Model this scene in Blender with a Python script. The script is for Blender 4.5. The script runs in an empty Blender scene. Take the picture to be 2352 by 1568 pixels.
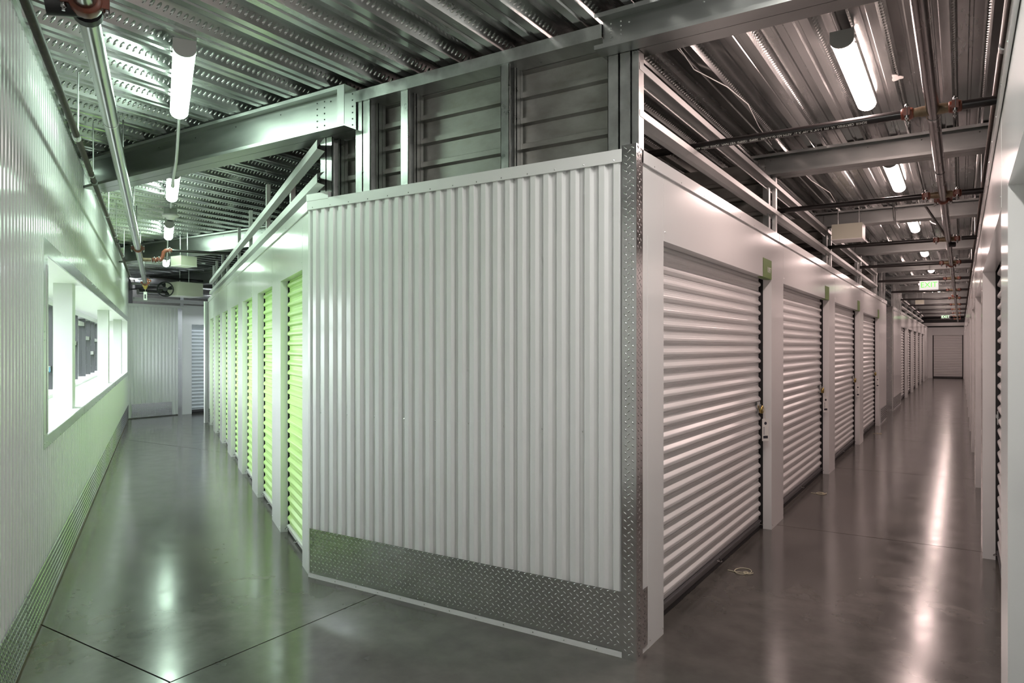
import bpy, bmesh, math, random
from mathutils import Vector, Matrix
random.seed(7)
C = bpy.context.scene.collection
SC = bpy.context.scene
PI = math.pi

# ------------------------------------------------------------------ camera, light, exposure
F_PX, CX, HY, EYE = 1608.0, 1176.0, 797.0, 1.56
TH = math.atan(1031 / 1608.0)                 # camera yaw, left of the right-hand corridor (+Y)
PHI = TH + math.atan(811 / 1608.0)            # direction of the left-hand corridor, left of +Y
cam_d = bpy.data.cameras.new('camera')
cam = bpy.data.objects.new('camera', cam_d); C.objects.link(cam)
cam.location = (0, 0, EYE); cam.rotation_euler = (PI / 2, 0, TH)
cam_d.sensor_width = 36.0; cam_d.lens = F_PX / 2352 * 36.0
cam_d.shift_y = (HY - 784.0) / 2352.0
cam_d.clip_start = 0.02; cam_d.clip_end = 200
SC.camera = cam
W = bpy.data.worlds.new('sky'); SC.world = W; W.use_nodes = True
bg = W.node_tree.nodes['Background']
bg.inputs['Color'].default_value = (0.90, 0.94, 1.0, 1); bg.inputs['Strength'].default_value = 10.5
LAMP_LEFT = (0.74, 1.0, 0.81); LAMP_RIGHT = (1.0, 0.755, 0.70); LAMP_FORK = (1.0, 0.97, 0.92)
LAMP_POWER = 55.0
VS = SC.view_settings
SC.display_settings.display_device = 'sRGB'
VS.view_transform = 'Standard'; VS.look = 'None'; VS.gamma = 1.0; VS.use_curve_mapping = False
VS.exposure = 0.25
cy = SC.cycles
cy.max_bounces = 8; cy.diffuse_bounces = 4; cy.glossy_bounces = 4; cy.transmission_bounces = 4
cy.transparent_max_bounces = 8; cy.caustics_reflective = False; cy.caustics_refractive = False
cy.blur_glossy = 0.6; cy.sample_clamp_indirect = 6.0; cy.use_denoising = True; cy.use_adaptive_sampling = True; cy.adaptive_threshold = 0.02

# ------------------------------------------------------------------ frames and helpers
LD = Vector((-math.sin(PHI), math.cos(PHI), 0))     # along the left-hand corridor
LN = Vector((math.cos(PHI), math.sin(PHI), 0))      # across it, to the right
def L(s, o, z=0.0): return LD * s + LN * o + Vector((0, 0, z))

class Frame:
    """Wall frame: p(a, d, z) with a along the wall, d out of it."""
    def __init__(self, org, along, out): self.o, self.a, self.n = Vector(org), Vector(along), Vector(out)
    def p(self, a, d, z): return self.o + self.a * a + self.n * d + Vector((0, 0, z))
FW = Frame((0, 0, 0), (1, 0, 0), (0, 1, 0))                 # world
FY = Frame((-1.362, 0, 0), (0, 1, 0), (1, 0, 0))            # white row: a = Y, d out into the corridor
FRT = Frame((0, 3.262, 0), (1, 0, 0), (0, -1, 0))           # corrugated end wall: a = X, d towards camera
FG = Frame(LN * 0.915, LD, -LN)                             # green row: a = s
FL = Frame(LN * -0.60, LD, LN)                              # window wall: a = s
FR = Frame((0.135, 0, 0), (0, 1, 0), (-1, 0, 0))            # right wall: a = Y
FB = Frame((-15.15, 0, 0), (0, 1, 0), (1, 0, 0))            # back wall of the left corridor: a = Y

class MB:
    def __init__(self): self.v = []; self.f = []; self.s = []; self.mi = []
    def poly(self, pts, smooth=False):
        b = len(self.v); self.v += [tuple(p) for p in pts]; self.f.append(tuple(range(b, b + len(pts)))); self.s.append(smooth)
    def grid(self, rows, smooth=False, close=False):
        b = len(self.v); n = len(rows[0])
        for r in rows: self.v += [tuple(p) for p in r]
        for i in range(len(rows) - 1):
            for j in range(n if close else n - 1):
                k = (j + 1) % n
                self.f.append((b + i * n + j, b + i * n + k, b + (i + 1) * n + k, b + (i + 1) * n + j)); self.s.append(smooth)
    def box(self, fr, a0, a1, d0, d1, z0, z1):
        b = len(self.v)
        for z in (z0, z1):
            for a, d in ((a0, d0), (a1, d0), (a1, d1), (a0, d1)): self.v.append(tuple(fr.p(a, d, z)))
        for q in ((0, 3, 2, 1), (4, 5, 6, 7), (0, 1, 5, 4), (1, 2, 6, 5), (2, 3, 7, 6), (3, 0, 4, 7)):
            self.f.append(tuple(b + i for i in q)); self.s.append(False)
        return self
    def prof(self, fr, pts, a0, a1, smooth=False):           # open profile of (d, z) extruded along a
        self.grid([[fr.p(a0, d, z) for d, z in pts], [fr.p(a1, d, z) for d, z in pts]], smooth); return self
    def tube(self, pts, r, n=12, caps=True):
        pts = [Vector(p) for p in pts]; rows = []
        t0 = (pts[1] - pts[0]).normalized(); u = t0.orthogonal().normalized()
        for i, p in enumerate(pts):
            t = ((pts[min(i + 1, len(pts) - 1)] - pts[max(i - 1, 0)])).normalized()
            u = (u - t * u.dot(t)).normalized(); w = t.cross(u)
            rr = r[i] if isinstance(r, (list, tuple)) else r
            rows.append([p + (u * math.cos(2 * PI * k / n) + w * math.sin(2 * PI * k / n)) * rr for k in range(n)])
        self.grid(rows, True, True)
        if caps: self.poly(rows[0]); self.poly(rows[-1])
        return self
    def lozenge(self, c, du, dn, dw, ln, wd, h):             # raised tread mark
        b = len(self.v); c = Vector(c)
        P = [c - du * ln / 2, c + du * ln / 2, c - dw * wd / 2, c + dw * wd / 2, c - du * ln * .22 + dn * h, c + du * ln * .22 + dn * h]
        self.v += [tuple(p) for p in P]
        for q in ((0, 2, 4), (2, 5, 4), (2, 1, 5), (1, 3, 5), (3, 4, 5), (3, 0, 4)):
            self.f.append(tuple(b + i for i in q)); self.s.append(True)
    def dimple(self, c, du, dn, dw, ln, wd, h, n=8):         # embossed oval
        b = len(self.v); c = Vector(c)
        for k, z in ((1.0, 0), (.62, .8)):
            for q in range(n):
                a = 2 * PI * q / n; self.v.append(tuple(c + du * (ln / 2 * k * math.cos(a)) + dw * (wd / 2 * k * math.sin(a)) + dn * (h * z)))
        self.v.append(tuple(c + dn * h))
        for q in range(n):
            r = (q + 1) % n; self.f += [(b + q, b + r, b + n + r, b + n + q), (b + n + q, b + n + r, b + 2 * n)]; self.s += [True, True]
    def mesh(self, name, mat):
        me = bpy.data.meshes.new(name); me.from_pydata(self.v, [], self.f)
        me.polygons.foreach_set('use_smooth', self.s)
        for m in (mat if isinstance(mat, (list, tuple)) else [mat]): me.materials.append(m)
        if self.mi: me.polygons.foreach_set('material_index', self.mi)
        me.update(); return me
def link(name, me, parent=None, loc=None, rot=None, scale=None):
    o = bpy.data.objects.new(name, me); C.objects.link(o)
    if parent: o.parent = parent
    if loc is not None: o.location = loc
    if rot is not None: o.rotation_euler = rot
    if scale is not None: o.scale = scale
    return o
def part(name, mb, mat, parent=None, kind=None):
    o = link(name, mb.mesh(name, mat), parent)
    if kind: o['kind'] = kind
    return o
def tag(o, label, cat, group=None):
    o['label'] = label; o['category'] = cat
    if group: o['group'] = group
    return o
def empty(name, loc, rz=0.0):
    o = bpy.data.objects.new(name, None); C.objects.link(o); o.location = loc; o.rotation_euler = (0, 0, rz); o.empty_display_size = .05
    return o
def struct(name, mb, mat, label=None, cat=None):
    o = part(name, mb, mat); o['kind'] = 'structure'
    if label: tag(o, label, cat)
    return o
def copy_tree(o, parent=None, link_to=None):
    c = o.copy(); C.objects.link(c); c.parent = parent
    for ch in o.children: copy_tree(ch, c)
    return c
def rz_of(out): return math.atan2(-out[0], out[1])
def text_mesh(body, size, extrude=0.0004):
    cu = bpy.data.curves.new('text', 'FONT'); cu.body = body; cu.size = size; cu.extrude = extrude
    cu.align_x = 'CENTER'; cu.align_y = 'CENTER'; cu.resolution_u = 3
    t = bpy.data.objects.new('text', cu); C.objects.link(t)
    me = bpy.data.meshes.new_from_object(t.evaluated_get(bpy.context.evaluated_depsgraph_get()))
    bpy.data.objects.remove(t); return me

# ------------------------------------------------------------------ materials
def mat(name, col, rough=.5, metal=0.0, spec=.5, noise=None, bump=None, rvar=0.0, coat=0.0):
    m = bpy.data.materials.new(name); m.use_nodes = True; nt = m.node_tree; b = nt.nodes['Principled BSDF']
    b.inputs['Base Color'].default_value = (*col, 1); b.inputs['Roughness'].default_value = rough
    b.inputs['Metallic'].default_value = metal; b.inputs['Specular IOR Level'].default_value = spec
    b.inputs['Coat Weight'].default_value = coat; b.inputs['Coat Roughness'].default_value = .08
    if noise or bump or rvar:
        g = nt.nodes.new('ShaderNodeNewGeometry')
    if noise or rvar:
        col2, scale, stretch = noise if noise else (col, 4.0, (1, 1, 1))
        mp = nt.nodes.new('ShaderNodeMapping'); mp.inputs['Scale'].default_value = stretch
        nt.links.new(g.outputs['Position'], mp.inputs['Vector'])
        n = nt.nodes.new('ShaderNodeTexNoise'); n.inputs['Scale'].default_value = scale; n.inputs['Detail'].default_value = 5; n.inputs['Roughness'].default_value = .62
        nt.links.new(mp.outputs['Vector'], n.inputs['Vector'])
        cr = nt.nodes.new('ShaderNodeValToRGB'); cr.color_ramp.elements[0].position = .34; cr.color_ramp.elements[1].position = .68
        cr.color_ramp.elements[0].color = (*col2, 1); cr.color_ramp.elements[1].color = (*col, 1)
        nt.links.new(n.outputs['Fac'], cr.inputs['Fac'])
        if noise: nt.links.new(cr.outputs['Color'], b.inputs['Base Color'])
        if rvar:
            mr = nt.nodes.new('ShaderNodeMapRange'); mr.inputs['From Min'].default_value = .3; mr.inputs['From Max'].default_value = .7
            mr.inputs['To Min'].default_value = rough - rvar; mr.inputs['To Max'].default_value = rough + rvar
            nt.links.new(n.outputs['Fac'], mr.inputs['Value']); nt.links.new(mr.outputs['Result'], b.inputs['Roughness'])
    if bump:
        bs, st, dist = bump
        n2 = nt.nodes.new('ShaderNodeTexNoise'); n2.inputs['Scale'].default_value = bs; n2.inputs['Detail'].default_value = 1.5
        nt.links.new(g.outputs['Position'], n2.inputs['Vector'])
        bp = nt.nodes.new('ShaderNodeBump'); bp.inputs['Strength'].default_value = st; bp.inputs['Distance'].default_value = dist
        nt.links.new(n2.outputs['Fac'], bp.inputs['Height']); nt.links.new(bp.outputs['Normal'], b.inputs['Normal'])
    return m
def emit(name, col, power):
    m = bpy.data.materials.new(name); m.use_nodes = True; b = m.node_tree.nodes['Principled BSDF']
    b.inputs['Base Color'].default_value = (.9, .9, .9, 1); b.inputs['Emission Color'].default_value = (*col, 1); b.inputs['Emission Strength'].default_value = power
    b.inputs['Roughness'].default_value = .4
    return m
M = {}
M['white'] = mat('white_painted_steel', (.83, .83, .825), .14, bump=(1.6, .18, .012))
M['white_rib'] = mat('white_ribbed_steel', (.85, .85, .85), .16)
M['slat_white'] = mat('white_door_steel', (.76, .75, .745), .24)
M['slat_green'] = mat('lime_door_steel', (.53, .78, .27), .32)
M['slat_grey'] = mat('pale_grey_door_steel', (.80, .84, .88), .4)
M['post'] = mat('dimmed_post_paint', (.58, .60, .58), .35)  # white posts greyed in colour to offset the strong daylight
M['galv'] = mat('galvanised_steel', (.62, .63, .62), .34, 1.0, noise=((.45, .46, .455), 9.0, (1, .35, 1)), rvar=.08)
M['deck'] = mat('galvanised_deck', (.56, .57, .56), .23, .85, noise=((.40, .41, .405), 3.2, (1.6, .22, 1)), rvar=.08)
M['emboss'] = mat('emboss_highlight_steel', (.60, .61, .60), .22, .9)  # deck steel lightened so lamp highlights on the dots sit in the colour
M['galv_dull'] = mat('dull_galvanised_sheet', (.37, .365, .345), .5, .75, noise=((.26, .25, .23), 5.0, (1, 1, 2)), rvar=.08)
M['beam'] = mat('galvanised_beam', (.42, .43, .42), .40, .95, noise=((.33, .34, .33), 2.5, (.5, 1, 2)), rvar=.06)
M['rail'] = mat('pale_galvanised_rail', (.58, .58, .57), .45, .55)
M['tread'] = mat('diamond_plate', (.78, .785, .79), .16, 1.0, noise=((.70, .705, .71), 4.0, (1, 1, 1)), rvar=.04)
M['flash'] = mat('bright_metal_flashing', (.66, .68, .67), .22, .9, bump=(3.0, .25, .01))
M['steel_pipe'] = mat('zinc_pipe', (.36, .36, .355), .22, 1.0, noise=((.31, .31, .305), 5.0, (1, 1, 1)), rvar=.03)
M['dark_pipe'] = mat('black_pipe', (.018, .015, .0145), .30)
M['dark_steel'] = mat('dark_steel_pipe', (.17, .15, .145), .25, 1.0, noise=((.11, .095, .09), 9.0, (1, .3, 1)), rvar=.05)
M['brown_pipe'] = mat('brown_rusty_pipe', (.050, .036, .028), .6, .0, .25, noise=((.026, .019, .015), 30.0, (1, 1, 1)))
M['orange'] = mat('orange_painted_iron', (.19, .047, .022), .42, noise=((.12, .034, .02), 25.0, (1, 1, 1)))
M['brass'] = mat('brass', (.42, .31, .10), .3, 1.0)
M['yellowed'] = mat('thread_paste', (.24, .19, .12), .5, .4, noise=((.13, .09, .05), 20.0, (1, 1, 1)))
M['black'] = mat('black_plastic', (.012, .012, .013), .5)
M['seal_shade'] = mat('seal_and_gap_shade', (.02, .019, .02), .7)  # black for seals, and for shade put into the guide gaps
M['grey_plastic'] = mat('grey_plastic', (.48, .48, .46), .45)
M['cream'] = mat('cream_painted_box', (.62, .62, .50), .45)
M['bar'] = mat('grey_bottom_bar', (.13, .125, .13), .4, .3)
M['paper'] = mat('white_paper', (.8, .79, .76), .6)
M['ink'] = mat('dark_ink', (.03, .03, .045), .6)
M['rope'] = mat('cream_rope', (.62, .57, .42), .8)
M['sign_green'] = mat('green_sign_plate', (.115, .215, .022), .45)
M['print_white'] = mat('white_print', (.85, .86, .80), .5)
M['dark_frame'] = mat('grey_anodised_frame', (.035, .038, .04), .45)
M['sill'] = mat('white_sill', (.86, .86, .86), .35)
M['exit_white'] = mat('exit_plate', (.82, .80, .78), .5)
M['exit_plate_lit'] = emit('lit_exit_plate', (1, .95, .93), .5)
M['exit_green'] = emit('exit_letters_pale', (.22, 1.0, .12), .6)
M['exit_green'].node_tree.nodes['Principled BSDF'].inputs['Base Color'].default_value = (.1, .6, .05, 1)
M['exit_green_lit'] = emit('exit_letters_lit', (.02, 1.0, .12), 1.6)
M['lamp_left'] = emit('lamp_lens_left', LAMP_LEFT, LAMP_POWER * .60)
M['lamp_fork'] = emit('lamp_lens_fork', LAMP_FORK, LAMP_POWER)
M['lamp_right'] = emit('lamp_lens_right', LAMP_RIGHT, LAMP_POWER * .80)
M['lamp_fork_low'] = emit('lamp_lens_fork_dimmer', LAMP_FORK, LAMP_POWER * .6)
M['slab'] = mat('concrete_slab', (.22, .22, .21), .8)
M['lawn'] = mat('lawn', (.14, .22, .09), .9, noise=((.10, .16, .06), 6.0, (1, 1, 1)))
M['leaf'] = mat('hedge_leaves', (.10, .27, .05), .7, noise=((.05, .16, .02), 3.0, (1, 1, 1)))
M['plaster'] = mat('plaster_splash', (.50, .48, .46), .8)
M['outer'] = mat('outer_cladding', (.35, .35, .34), .7)
# polished concrete: mottled, glossy, with rust-brown stains along the window wall
m = bpy.data.materials.new('polished_concrete'); m.use_nodes = True; nt = m.node_tree; b = nt.nodes['Principled BSDF']
g = nt.nodes.new('ShaderNodeNewGeometry')
def noise(scale, detail, rough=.6, dist=0.0):
    n = nt.nodes.new('ShaderNodeTexNoise'); n.inputs['Scale'].default_value = scale; n.inputs['Detail'].default_value = detail
    n.inputs['Roughness'].default_value = rough; n.inputs['Distortion'].default_value = dist
    nt.links.new(g.outputs['Position'], n.inputs['Vector']); return n
def ramp(src, p0, p1, c0, c1):
    r = nt.nodes.new('ShaderNodeValToRGB'); r.color_ramp.elements[0].position = p0; r.color_ramp.elements[1].position = p1
    r.color_ramp.elements[0].color = (*c0, 1); r.color_ramp.elements[1].color = (*c1, 1); nt.links.new(src, r.inputs['Fac']); return r
def mix(fac, a, bb, mode='MIX'):
    x = nt.nodes.new('ShaderNodeMix'); x.data_type = 'RGBA'; x.blend_type = mode
    if hasattr(fac, 'is_linked'): nt.links.new(fac, x.inputs[0])
    else: x.inputs[0].default_value = fac
    nt.links.new(a, x.inputs[6])
    if hasattr(bb, 'is_linked'): nt.links.new(bb, x.inputs[7])
    else: x.inputs[7].default_value = (*bb, 1)
    return x
n1 = noise(1.3, 3, .55, .4); n2 = noise(5.0, 4, .6)
base = ramp(n1.outputs['Fac'], .3, .7, (.072, .067, .060), (.128, .119, .107))
fine = ramp(n2.outputs['Fac'], .3, .72, (.74, .74, .74), (1.14, 1.14, 1.14))
c1 = mix(1.0, base.outputs['Color'], fine.outputs['Color'], 'MULTIPLY')
c2 = c1
dt = nt.nodes.new('ShaderNodeVectorMath'); dt.operation = 'DOT_PRODUCT'; nt.links.new(g.outputs['Position'], dt.inputs[0]); dt.inputs[1].default_value = LN
n4 = noise(1.7, 4, .6, .8)
ad = nt.nodes.new('ShaderNodeMath'); ad.operation = 'MULTIPLY_ADD'; nt.links.new(n4.outputs['Fac'], ad.inputs[0]); ad.inputs[1].default_value = -.5; nt.links.new(dt.outputs['Value'], ad.inputs[2])
st = nt.nodes.new('ShaderNodeMapRange'); nt.links.new(ad.outputs[0], st.inputs['Value'])
st.inputs['From Min'].default_value = -.86; st.inputs['From Max'].default_value = -.66; st.inputs['To Min'].default_value = .6; st.inputs['To Max'].default_value = 0.0
c3 = mix(st.outputs['Result'], c2.outputs[2], (.115, .082, .048))
nt.links.new(c3.outputs[2], b.inputs['Base Color'])
rr = nt.nodes.new('ShaderNodeMapRange'); nt.links.new(n2.outputs['Fac'], rr.inputs['Value'])
rr.inputs['From Min'].default_value = .3; rr.inputs['From Max'].default_value = .7; rr.inputs['To Min'].default_value = .15; rr.inputs['To Max'].default_value = .195
nt.links.new(rr.outputs['Result'], b.inputs['Roughness']); b.inputs['IOR'].default_value = 1.6
M['concrete'] = m
# window glass: thin pane that mirrors at grazing angles
m = bpy.data.materials.new('window_glass'); m.use_nodes = True; nt = m.node_tree; nt.nodes.clear()
out = nt.nodes.new('ShaderNodeOutputMaterial'); mx = nt.nodes.new('ShaderNodeMixShader'); tr = nt.nodes.new('ShaderNodeBsdfTransparent'); gl = nt.nodes.new('ShaderNodeBsdfGlossy')
lw = nt.nodes.new('ShaderNodeLayerWeight'); lw.inputs['Blend'].default_value = .5; gl.inputs['Roughness'].default_value = .02
pw = nt.nodes.new('ShaderNodeMath'); pw.operation = 'POWER'; pw.inputs[1].default_value = 5.0; nt.links.new(lw.outputs['Facing'], pw.inputs[0])
fr_ = nt.nodes.new('ShaderNodeMath'); fr_.operation = 'MULTIPLY_ADD'; nt.links.new(pw.outputs[0], fr_.inputs[0]); fr_.inputs[1].default_value = .7; fr_.inputs[2].default_value = .04
tr.inputs['Color'].default_value = (.975, .99, .98, 1)
nt.links.new(fr_.outputs[0], mx.inputs[0]); nt.links.new(tr.outputs[0], mx.inputs[1]); nt.links.new(gl.outputs[0], mx.inputs[2]); nt.links.new(mx.outputs[0], out.inputs[0])
M['glass'] = m

WALL_H = 2.50        # top of the panels; the cap trim covers 2.49 .. 2.555
DECK_Z = 3.235       # underside of the roof deck

# ------------------------------------------------------------------ floor
def clip_left(poly, lim):
    """Keep the part of a plan polygon that lies inside the window wall line o >= lim."""
    res = []; d = lambda p: p[0] * LN.x + p[1] * LN.y - lim
    for i, p in enumerate(poly):
        q = poly[(i + 1) % len(poly)]
        if d(p) >= 0: res.append(p)
        if d(p) * d(q) < 0:
            t = d(p) / (d(p) - d(q)); res.append((p[0] + (q[0] - p[0]) * t, p[1] + (q[1] - p[1]) * t))
    return res
def prism(mb, x0, x1, y0, y1, z0, z1, lim=-.60):
    pl = clip_left([(x0, y0), (x1, y0), (x1, y1), (x0, y1)], lim)
    if len(pl) < 3: return mb
    lo = [(x, y, z0) for x, y in pl]; hi = [(x, y, z1) for x, y in pl]
    mb.poly(lo); mb.poly(hi); mb.grid([lo, hi], close=True); return mb
fl = MB(); prism(fl, -19, 3, -3, 46, -.20, -.012)
floor = struct('floor', fl, M['seal_shade'], 'polished grey concrete floor running through both corridors', 'floor')
GAP = .0045
X1, Y1 = -3.10, 1.885
slabs = [(-19, X1, -3, Y1), (X1, 3, -3, 1.0), (X1, 3, 1.0, 6.43), (-19, X1, Y1, 6.43), (-19, X1, 6.43, 16)]
ys = [6.43, 9.9, 13.4, 17.0, 20.6, 24.2, 27.8, 31.4, 35.0, 38.6, 46]
for y0, y1 in zip(ys[:-1], ys[1:]): slabs.append((X1, 3, y0, y1))
slabs[1:3] = [(X1, 3, -3, 6.43)]
for x0, x1, y0, y1 in slabs:
    part('floor_slab', prism(MB(), x0 + GAP, x1 - GAP, y0 + GAP, y1 - GAP, -.0115, 0), M['concrete'], floor)

# ------------------------------------------------------------------ ceiling: slab, ribbed deck sheets, embossed webs, beams
ce = MB(); prism(ce, -19, 3, -3, 46, 3.325, 3.6)
ceiling = struct('ceiling', ce, M['slab'], 'galvanised ribbed metal deck ceiling carried on steel beams', 'ceiling')
PITCH = .3048; WB = .118; WS = .034; HD = .074; X0 = -2.775 - WB - WS / 2          # a dotted web stands at x = -2.775
def deck_profile(n):
    pts = []
    for k in range(n):
        x = k * PITCH
        pts += [(x, 0), (x + .044, 0), (x + .050, .009), (x + .068, .009), (x + .074, 0), (x + WB, 0)]
        x2 = x + WB + WS; wt = PITCH - WB - 2 * WS
        pts += [(x2, HD), (x2 + wt * .42, HD), (x2 + wt * .47, HD - .008), (x2 + wt * .58, HD - .008), (x2 + wt * .63, HD), (x2 + wt, HD)]
    pts.append((n * PITCH, 0)); return pts
mb = MB(); pr = deck_profile(2)
mb.grid([[(x, 0, DECK_Z + z) for x, z in pr], [(x, 1, DECK_Z + z) for x, z in pr]])
deck_me = mb.mesh('deck_sheet', M['deck'])
k = -46
while X0 + k * PITCH < 2.4:
    x = X0 + k * PITCH
    ylo = (-.62 - .5085 * (x + .6)) / .861          # the window wall
    yhi = 13.0 if x < -4.3 else 44.5
    cuts = [ylo - .2] + [y for y in (3.4, 6.5, 12.7, 19.0, 25.2, 31.4, 37.6) if ylo < y < yhi] + [yhi]
    for y0, y1 in zip(cuts[:-1], cuts[1:]):
        link('deck_sheet', deck_me, ceiling, (x, y0, 0), None, (1, y1 - y0 - .002, 1))
    k += 2
mb = MB()
wl = math.hypot(WS, HD); up = Vector((WS / wl, 0, HD / wl)); nrm = Vector((HD / wl, 0, -WS / wl)); ay = Vector((0, 1, 0))
upm = Vector((-WS / wl, 0, HD / wl)); nrmm = Vector((-HD / wl, 0, -WS / wl))
for k in range(-30, 12):
    x = X0 + k * PITCH
    cx = x + WB + WS / 2
    ylo = (-.60 - .5085 * cx) / .861
    yhi = min((3.0 - .5085 * cx) / .861, 9.5) if cx < -2.0 else 13.0
    if cx < -2.0: yhi = max(yhi, 6.2) if cx > -4.6 else yhi
    y = max(ylo + .05, .3 if cx < -.6 else 2.2)
    while y < yhi:
        mb.dimple((cx, y, DECK_Z + HD / 2), (up * .90 + ay * .43).normalized(), nrm, (ay * .90 - up * .43).normalized(), .046, .019, .0060)
        if cx > -1.7:
            mb.dimple((x - WS / 2, y, DECK_Z + HD / 2), (upm * .90 + ay * .43).normalized(), nrmm, (ay * .90 - upm * .43).normalized(), .046, .019, .0060)
        y += .036
part('embossing', mb, M['emboss'], ceiling, 'stuff')
def beam_mesh(x0, x1, y, zb, zt):
    b = MB(); lip = .022; w = .105; yc = y + w
    for sg in (-1, 1):
        pts = [(yc + sg * w, zt - lip), (yc + sg * w, zt), (yc + sg * .002, zt), (yc + sg * .002, zb), (yc + sg * w, zb), (yc + sg * w, zb + lip)]
        b.grid([[(x0, d, z) for d, z in pts], [(x1, d, z) for d, z in pts]])
    b.box(FW, x0, x0 + .004, yc - w, yc - .001, zb + .004, zt - .004) if False else None
    return b
def rivets(pts, out, r=.0055):
    b = MB(); out = Vector(out); u = out.orthogonal().normalized(); w = out.cross(u)
    for p in pts:
        p = Vector(p)
        ring = [p + (u * math.cos(q * PI / 3) + w * math.sin(q * PI / 3)) * r for q in range(6)]
        tip = p + out * r * .8; bb = len(b.v); b.v += [tuple(v) for v in ring] + [tuple(tip)]
        for q in range(6): b.f.append((bb + q, bb + (q + 1) % 6, bb + 6)); b.s.append(False)
    return b
def wall_x(o, y): return (o - .861 * y) / .5085
NUM = ['first', 'second', 'third', 'fourth', 'fifth', 'sixth', 'seventh', 'eighth', 'ninth', 'tenth', 'eleventh', 'twelfth', 'thirteenth']
BY = [3.17 + 3.1 * k for k in range(13)]
for k, y in enumerate(BY):
    bo = struct('steel_beam', beam_mesh(-1.545, 2.0, y + .0, 3.045, 3.225), M['beam'], ['galvanised steel beam over the diamond plate corner at the fork', 'second galvanised beam over the white door corridor, behind the marked pipe'][k] if k < 2 else f'galvanised beam over the white door corridor, {NUM[k]} from the fork', 'beam')
    bo['group'] = 'steel beams under the deck'
    if k < 5:
        pts = [(-1.50 + dx, y + .101, 3.07 + .135 * t / 6) for dx in (0, .055) for t in range(7)] + [(-1.40 + .38 * t, y + .101, 3.19) for t in range(5)]
        part('rivet', rivets(pts, (0, -1, 0)), M['galv'], bo, 'stuff')
for k, xr in ((0, -3.29), (1, -7.88), (2, -12.9)):
    y = BY[k]
    bo = struct('steel_beam', beam_mesh(wall_x(-.60, y + .0), xr, y - .01, 2.965, 3.228), M['beam'], ['deep galvanised beam from the window wall to the ribbed end wall', 'second deep beam crossing the window corridor behind the round sensor', 'third deep beam crossing the window corridor near the fan'][k], 'beam')
    bo['group'] = 'steel beams under the deck'
    x = xr - .03
    pts = [(x - .33 + dx, y + .091, 3.0 + .2 * t / 5) for dx in (0, .07) for t in range(6)] + [(x, y + .091, 3.0 + .2 * t / 5) for t in range(6)] + [(x - .2 - .5 * t, y + .091, 3.19) for t in range(6)]
    part('rivet', rivets(pts, (0, -1, 0)), M['dark_frame'], bo, 'stuff')
    part('end_plate', MB().box(FW, xr - .06, xr + .002, y - .012, y - .008, 2.975, 3.225), M['beam'], bo)
tr_ = MB(); tr_.prof(FRT, [(.0, 3.14), (.004, 3.14), (.004, 3.212), (-.10, 3.212)], -3.29, -1.545)
tr_.prof(FRT, [(.0, 3.14), (-.14, 3.14)], -3.29, -1.545)
part('top_track', tr_, M['galv'], ceiling)
pl = MB(); ring = []
for q in range(26):
    a = q / 26 * 2 * PI; r_ = .030 * (1 + .55 * math.sin(3 * a + 1) * random.uniform(.3, 1)); ring.append((-.335 + r_ * math.cos(a), 4.95 + r_ * 1.7 * math.sin(a), DECK_Z - .004))
pl.poly(ring); pl.poly([(x, y, z + .003) for x, y, z in ring]); pl.grid([ring, [(x, y, z + .003) for x, y, z in ring]], close=True)
part('plaster_splash', pl, M['plaster'], ceiling)

# ------------------------------------------------------------------ ribbed cladding sheets and diamond plate
RIB = .0816
def rib_profile(n, depth=.021):
    pts = []
    for k in range(n):
        x = k * RIB
        pts += [(x, 0), (x + .024, 0), (x + .034, depth - .003), (x + .037, depth), (x + .067, depth), (x + .070, depth - .003), (x + .0800, .0)]
    pts.append((n * RIB, 0)); return pts
NR = 5; SHEET_W = NR * RIB
def sheet_mesh(fr, mt, n=NR):
    b = MB(); pr = rib_profile(n)
    o0 = fr.p(0, 0, 0)
    b.grid([[fr.p(x, d, z) - o0 for x, d in pr] for z in (0, 1)]); return b.mesh('cladding_sheet', mt)
def clad(fr, me, parent, a, d, z0, z1, n=NR):
    return link('cladding_sheet', me, parent, fr.p(a, d, z0), None, (1, 1, z1 - z0))
def tread_mesh(fr, w, h, p=.0381):
    o0 = fr.p(0, 0, 0); A = fr.a; N = fr.n; Z = Vector((0, 0, 1)); b = MB(); k = 0
    d1 = (A + Z).normalized(); d2 = (A - Z).normalized()
    nz = int(h / (p / 2)); na = int(w / (p / 2))
    for i in range(na + 1):
        for j in range(nz + 1):
            a = i * p / 2; z = j * p / 2 + .004
            if a < .010 or a > w - .010 or z < .010 or z > h - .008: continue
            if (i + j) % 2 == 0: continue
            dd, ee = (d1, d2) if i % 2 == 0 else (d2, d1)
            b.lozenge(fr.p(a, .0002, z) - o0, dd, N, ee, .028, .0082, .0030)
    return b.mesh('tread_pattern', M['tread'])
def tread_plate(fr, name, parent, a, d, z0, w, h, me=None):
    o0 = fr.p(a, d, z0)
    b = MB(); b.box(Frame((0, 0, 0), fr.a, fr.n), 0, w, -.003, 0, 0, h)
    pl = link(name, b.mesh(name, M['tread']), parent, o0)
    t = link('tread_pattern', me or tread_mesh(Frame((0, 0, 0), fr.a, fr.n), w, h), pl); t['kind'] = 'stuff'
    return pl, t.data
def screws(fr, parent, pts, r=.005):
    return part('screw', rivets([fr.p(*p) for p in pts], fr.n, r), M['flash'], parent, 'stuff')

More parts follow.
